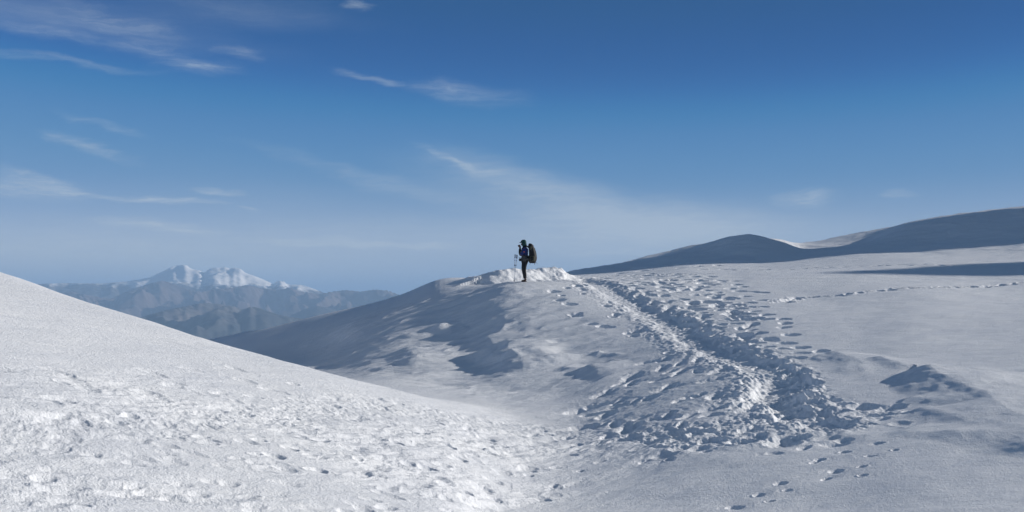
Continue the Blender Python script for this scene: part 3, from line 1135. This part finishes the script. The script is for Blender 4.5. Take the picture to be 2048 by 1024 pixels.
# open the face side of the hood
for v in hd.data.vertices:
    if v.co.x < -.03 and v.co.z < 1.655:
        v.co.x = -.03 + (v.co.x + .03) * .15
loft("sleeve_badge", [(1.245, .085, -.318, .03, .004), (1.29, .085, -.318, .03, .004)], RED, person, 16, 2.4, True, 0)

# camera held to the face
cam_root = bpy.data.objects.new("camera_at_face", None)
cam_root.name = "compact_camera"
COL.objects.link(cam_root)
place(cam_root)
cam_root['label'] = "small black camera held up to the hooded hiker's face"
cam_root['category'] = "camera"
rbox("camera_body", (-.143, 0, 1.545), (.055, .12, .075), POLE_K, cam_root, .008)
lz = tube("lens", [(-.165, 0, 1.545), (-.215, 0, 1.545)], [.032, .030], POLE_K, cam_root, 20)
tube("front_glass", [(-.2145, 0, 1.545), (-.2175, 0, 1.545)], [.025, .024], LENS, lz, 20)

# waist pouch
wp = bpy.data.objects.new("waist_pouch", None)
COL.objects.link(wp)
place(wp)
wp['label'] = "small black pouch worn at the front of the hiker's waist"
wp['category'] = "pouch"
loft("pouch_body", [(.885, -.118, -.02, .035, .06), (.90, -.122, -.02, .047, .075), (.97, -.124, -.02, .05, .078), (1.0, -.118, -.02, .04, .07)], BLACK, wp, 20, 3)
tube("carry_loop", [(-.145, -.02, .995), (-.165, -.02, 1.015), (-.165, -.02, 1.035), (-.145, -.02, 1.048), (-.115, -.02, 1.045), (-.095, -.02, 1.03), (-.09, -.02, 1.0)], .008, GREY, wp)
tube("belt", [(-.08, -.10, .955), (.0, -.185, .95), (.12, -.205, .945), (.22, -.15, .945)], .014, BLACK, wp)

# backpack
bp_ = bpy.data.objects.new("backpack", None)
COL.objects.link(bp_)
place(bp_)
bp_['label'] = "tall charcoal and khaki trekking backpack with dangling straps on the hiker's back"
bp_['category'] = "backpack"
main = loft("pack_body", [(.80, .385, 0, .085, .13), (.83, .40, 0, .14, .16), (.92, .415, 0, .165, .175), (1.04, .42, 0, .165, .18), (1.18, .41, 0, .15, .178), (1.32, .39, 0, .135, .17), (1.44, .37, 0, .12, .16), (1.50, .355, 0, .10, .15)], PACK, bp_, 24, 2.7)
loft("top_lid", [(1.475, .35, 0, .11, .155), (1.51, .345, 0, .118, .165), (1.56, .335, 0, .11, .155), (1.60, .325, 0, .085, .13), (1.635, .30, 0, .05, .09)], BLACK, bp_, 24, 2.5)
loft("sleeping_mat", [(.80, .44, 0, .08, .14), (.815, .44, 0, .10, .155), (.86, .45, 0, .10, .155), (.885, .45, 0, .085, .14)], BLACK, bp_, 20, 2.4)
for sy in (-1, 1):
    pk = loft("side_pocket", [(.86, .42, .165 * sy, .08, .035), (.90, .42, .172 * sy, .105, .05), (1.02, .42, .176 * sy, .108, .055), (1.10, .415, .168 * sy, .09, .04)], KHAKI if sy < 0 else PACK, bp_, 20, 2.6)
    loft("mesh_panel", [(.885, .40, .222 * sy, .05, .008), (1.0, .395, .234 * sy, .055, .008), (1.07, .40, .214 * sy, .045, .008)], BLACK, pk, 14, 2.4)
    loft("lid_panel", [(1.36, .345, .162 * sy, .035, .02), (1.44, .35, .160 * sy, .05, .022), (1.52, .35, .152 * sy, .03, .018)], KHAKI, bp_, 14, 2.4)
    tube("shoulder_strap", [(.27, .10 * sy, 1.44), (.19, .12 * sy, 1.52), (.09, .135 * sy, 1.515), (-.015, .135 * sy, 1.42), (-.045, .13 * sy, 1.30), (0, .16 * sy, 1.19), (.13, .19 * sy, 1.10), (.27, .15 * sy, 1.0)], [.022, .026, .027, .026, .025, .02, .014, .012], BLACK, bp_, 10)
    tube("compression_strap", [(.27, .17 * sy, 1.30), (.36, .186 * sy, 1.22), (.44, .183 * sy, 1.12), (.53, .13 * sy, 1.06)], .010, BLACK, bp_, 8)
    tube("hip_belt", [(.28, .14 * sy, .96), (.18, .20 * sy, .965), (.05, .195 * sy, .97), (-.05, .12 * sy, .975), (-.075, .0, .975)], [.05, .045, .035, .025, .014], GREY, bp_, 10)
tube("spine_seam", [(.575, 0, .92), (.588, 0, 1.04), (.565, 0, 1.2), (.53, 0, 1.34), (.485, 0, 1.46)], .012, GREY, bp_, 8)
tube("dangling_strap", [(.50, -.06, .83), (.515, -.065, .79), (.51, -.065, .735)], [.008, .009, .011], BLACK, bp_, 8)
tube("dangling_strap", [(.33, -.05, .82), (.315, -.05, .77), (.30, -.05, .74)], .005, BLACK, bp_, 8)
tube("dangling_strap", [(.54, .05, .86), (.575, .05, .80), (.61, .05, .77)], .005, BLACK, bp_, 8)


def trekking_pole(label, top, foot, strap):
    rt = bpy.data.objects.new("trekking_pole", None)
    COL.objects.link(rt)
    gz = zat(PX + foot[0], PD + foot[1]) - .03
    rt.location = (PX + foot[0], PD + foot[1], gz)
    rt['label'] = label
    rt['category'] = "trekking pole"
    rt['group'] = "trekking poles planted in front of the hiker"
    T_ = Vector((top[0] - foot[0], top[1] - foot[1], PZ + top[2] - gz))
    L = T_.length
    at = lambda f: T_ * f
    tube("grip", [at(.87), at(.89), at(.93), at(.965), at(.99), at(1.0)], [.017, .021, .018, .022, .024, .014], POLE_K, rt, 14)
    up = tube("upper_shaft", [at(.60), at(.87)], .011, POLE_W, rt, 12)
    tube("clamp_collar", [at(.585), at(.59), at(.635), at(.64)], [.012, .018, .018, .012], POLE_K, up, 12)
    tube("printed_band", [at(.765), at(.80)], .0125, POLE_B, up, 12)
    lo = tube("lower_shaft", [at(.03), at(.585)], [.0075, .0095], POLE_W, rt, 12)
    tube("tip", [at(0), at(.03)], [.003, .006], METAL, lo, 10)
    tube("basket", [at(.055), at(.057), at(.063), at(.065)], [.01, .035, .035, .01], POLE_K, rt, 18)
    s = strap
    tube("wrist_strap", [at(.985), at(.97) + Vector((.025 * s, -.02, -.01)), at(.93) + Vector((.045 * s, -.02, -.02)), at(.89) + Vector((.05 * s, -.02, -.015)), at(.87) + Vector((.03 * s, -.015, -.01)), at(.90) + Vector((.012 * s, -.01, 0)), at(.975)],
         .007, POLE_B, rt, 8)
    return rt


trekking_pole("left and more upright of the two white trekking poles planted before the hiker", (-.35, -.02, 1.22), (-.405, -.12), .4)
trekking_pole("right of the two white trekking poles, its blue wrist strap hanging out", (-.27, .02, 1.205), (-.385, -.04), 1.0)
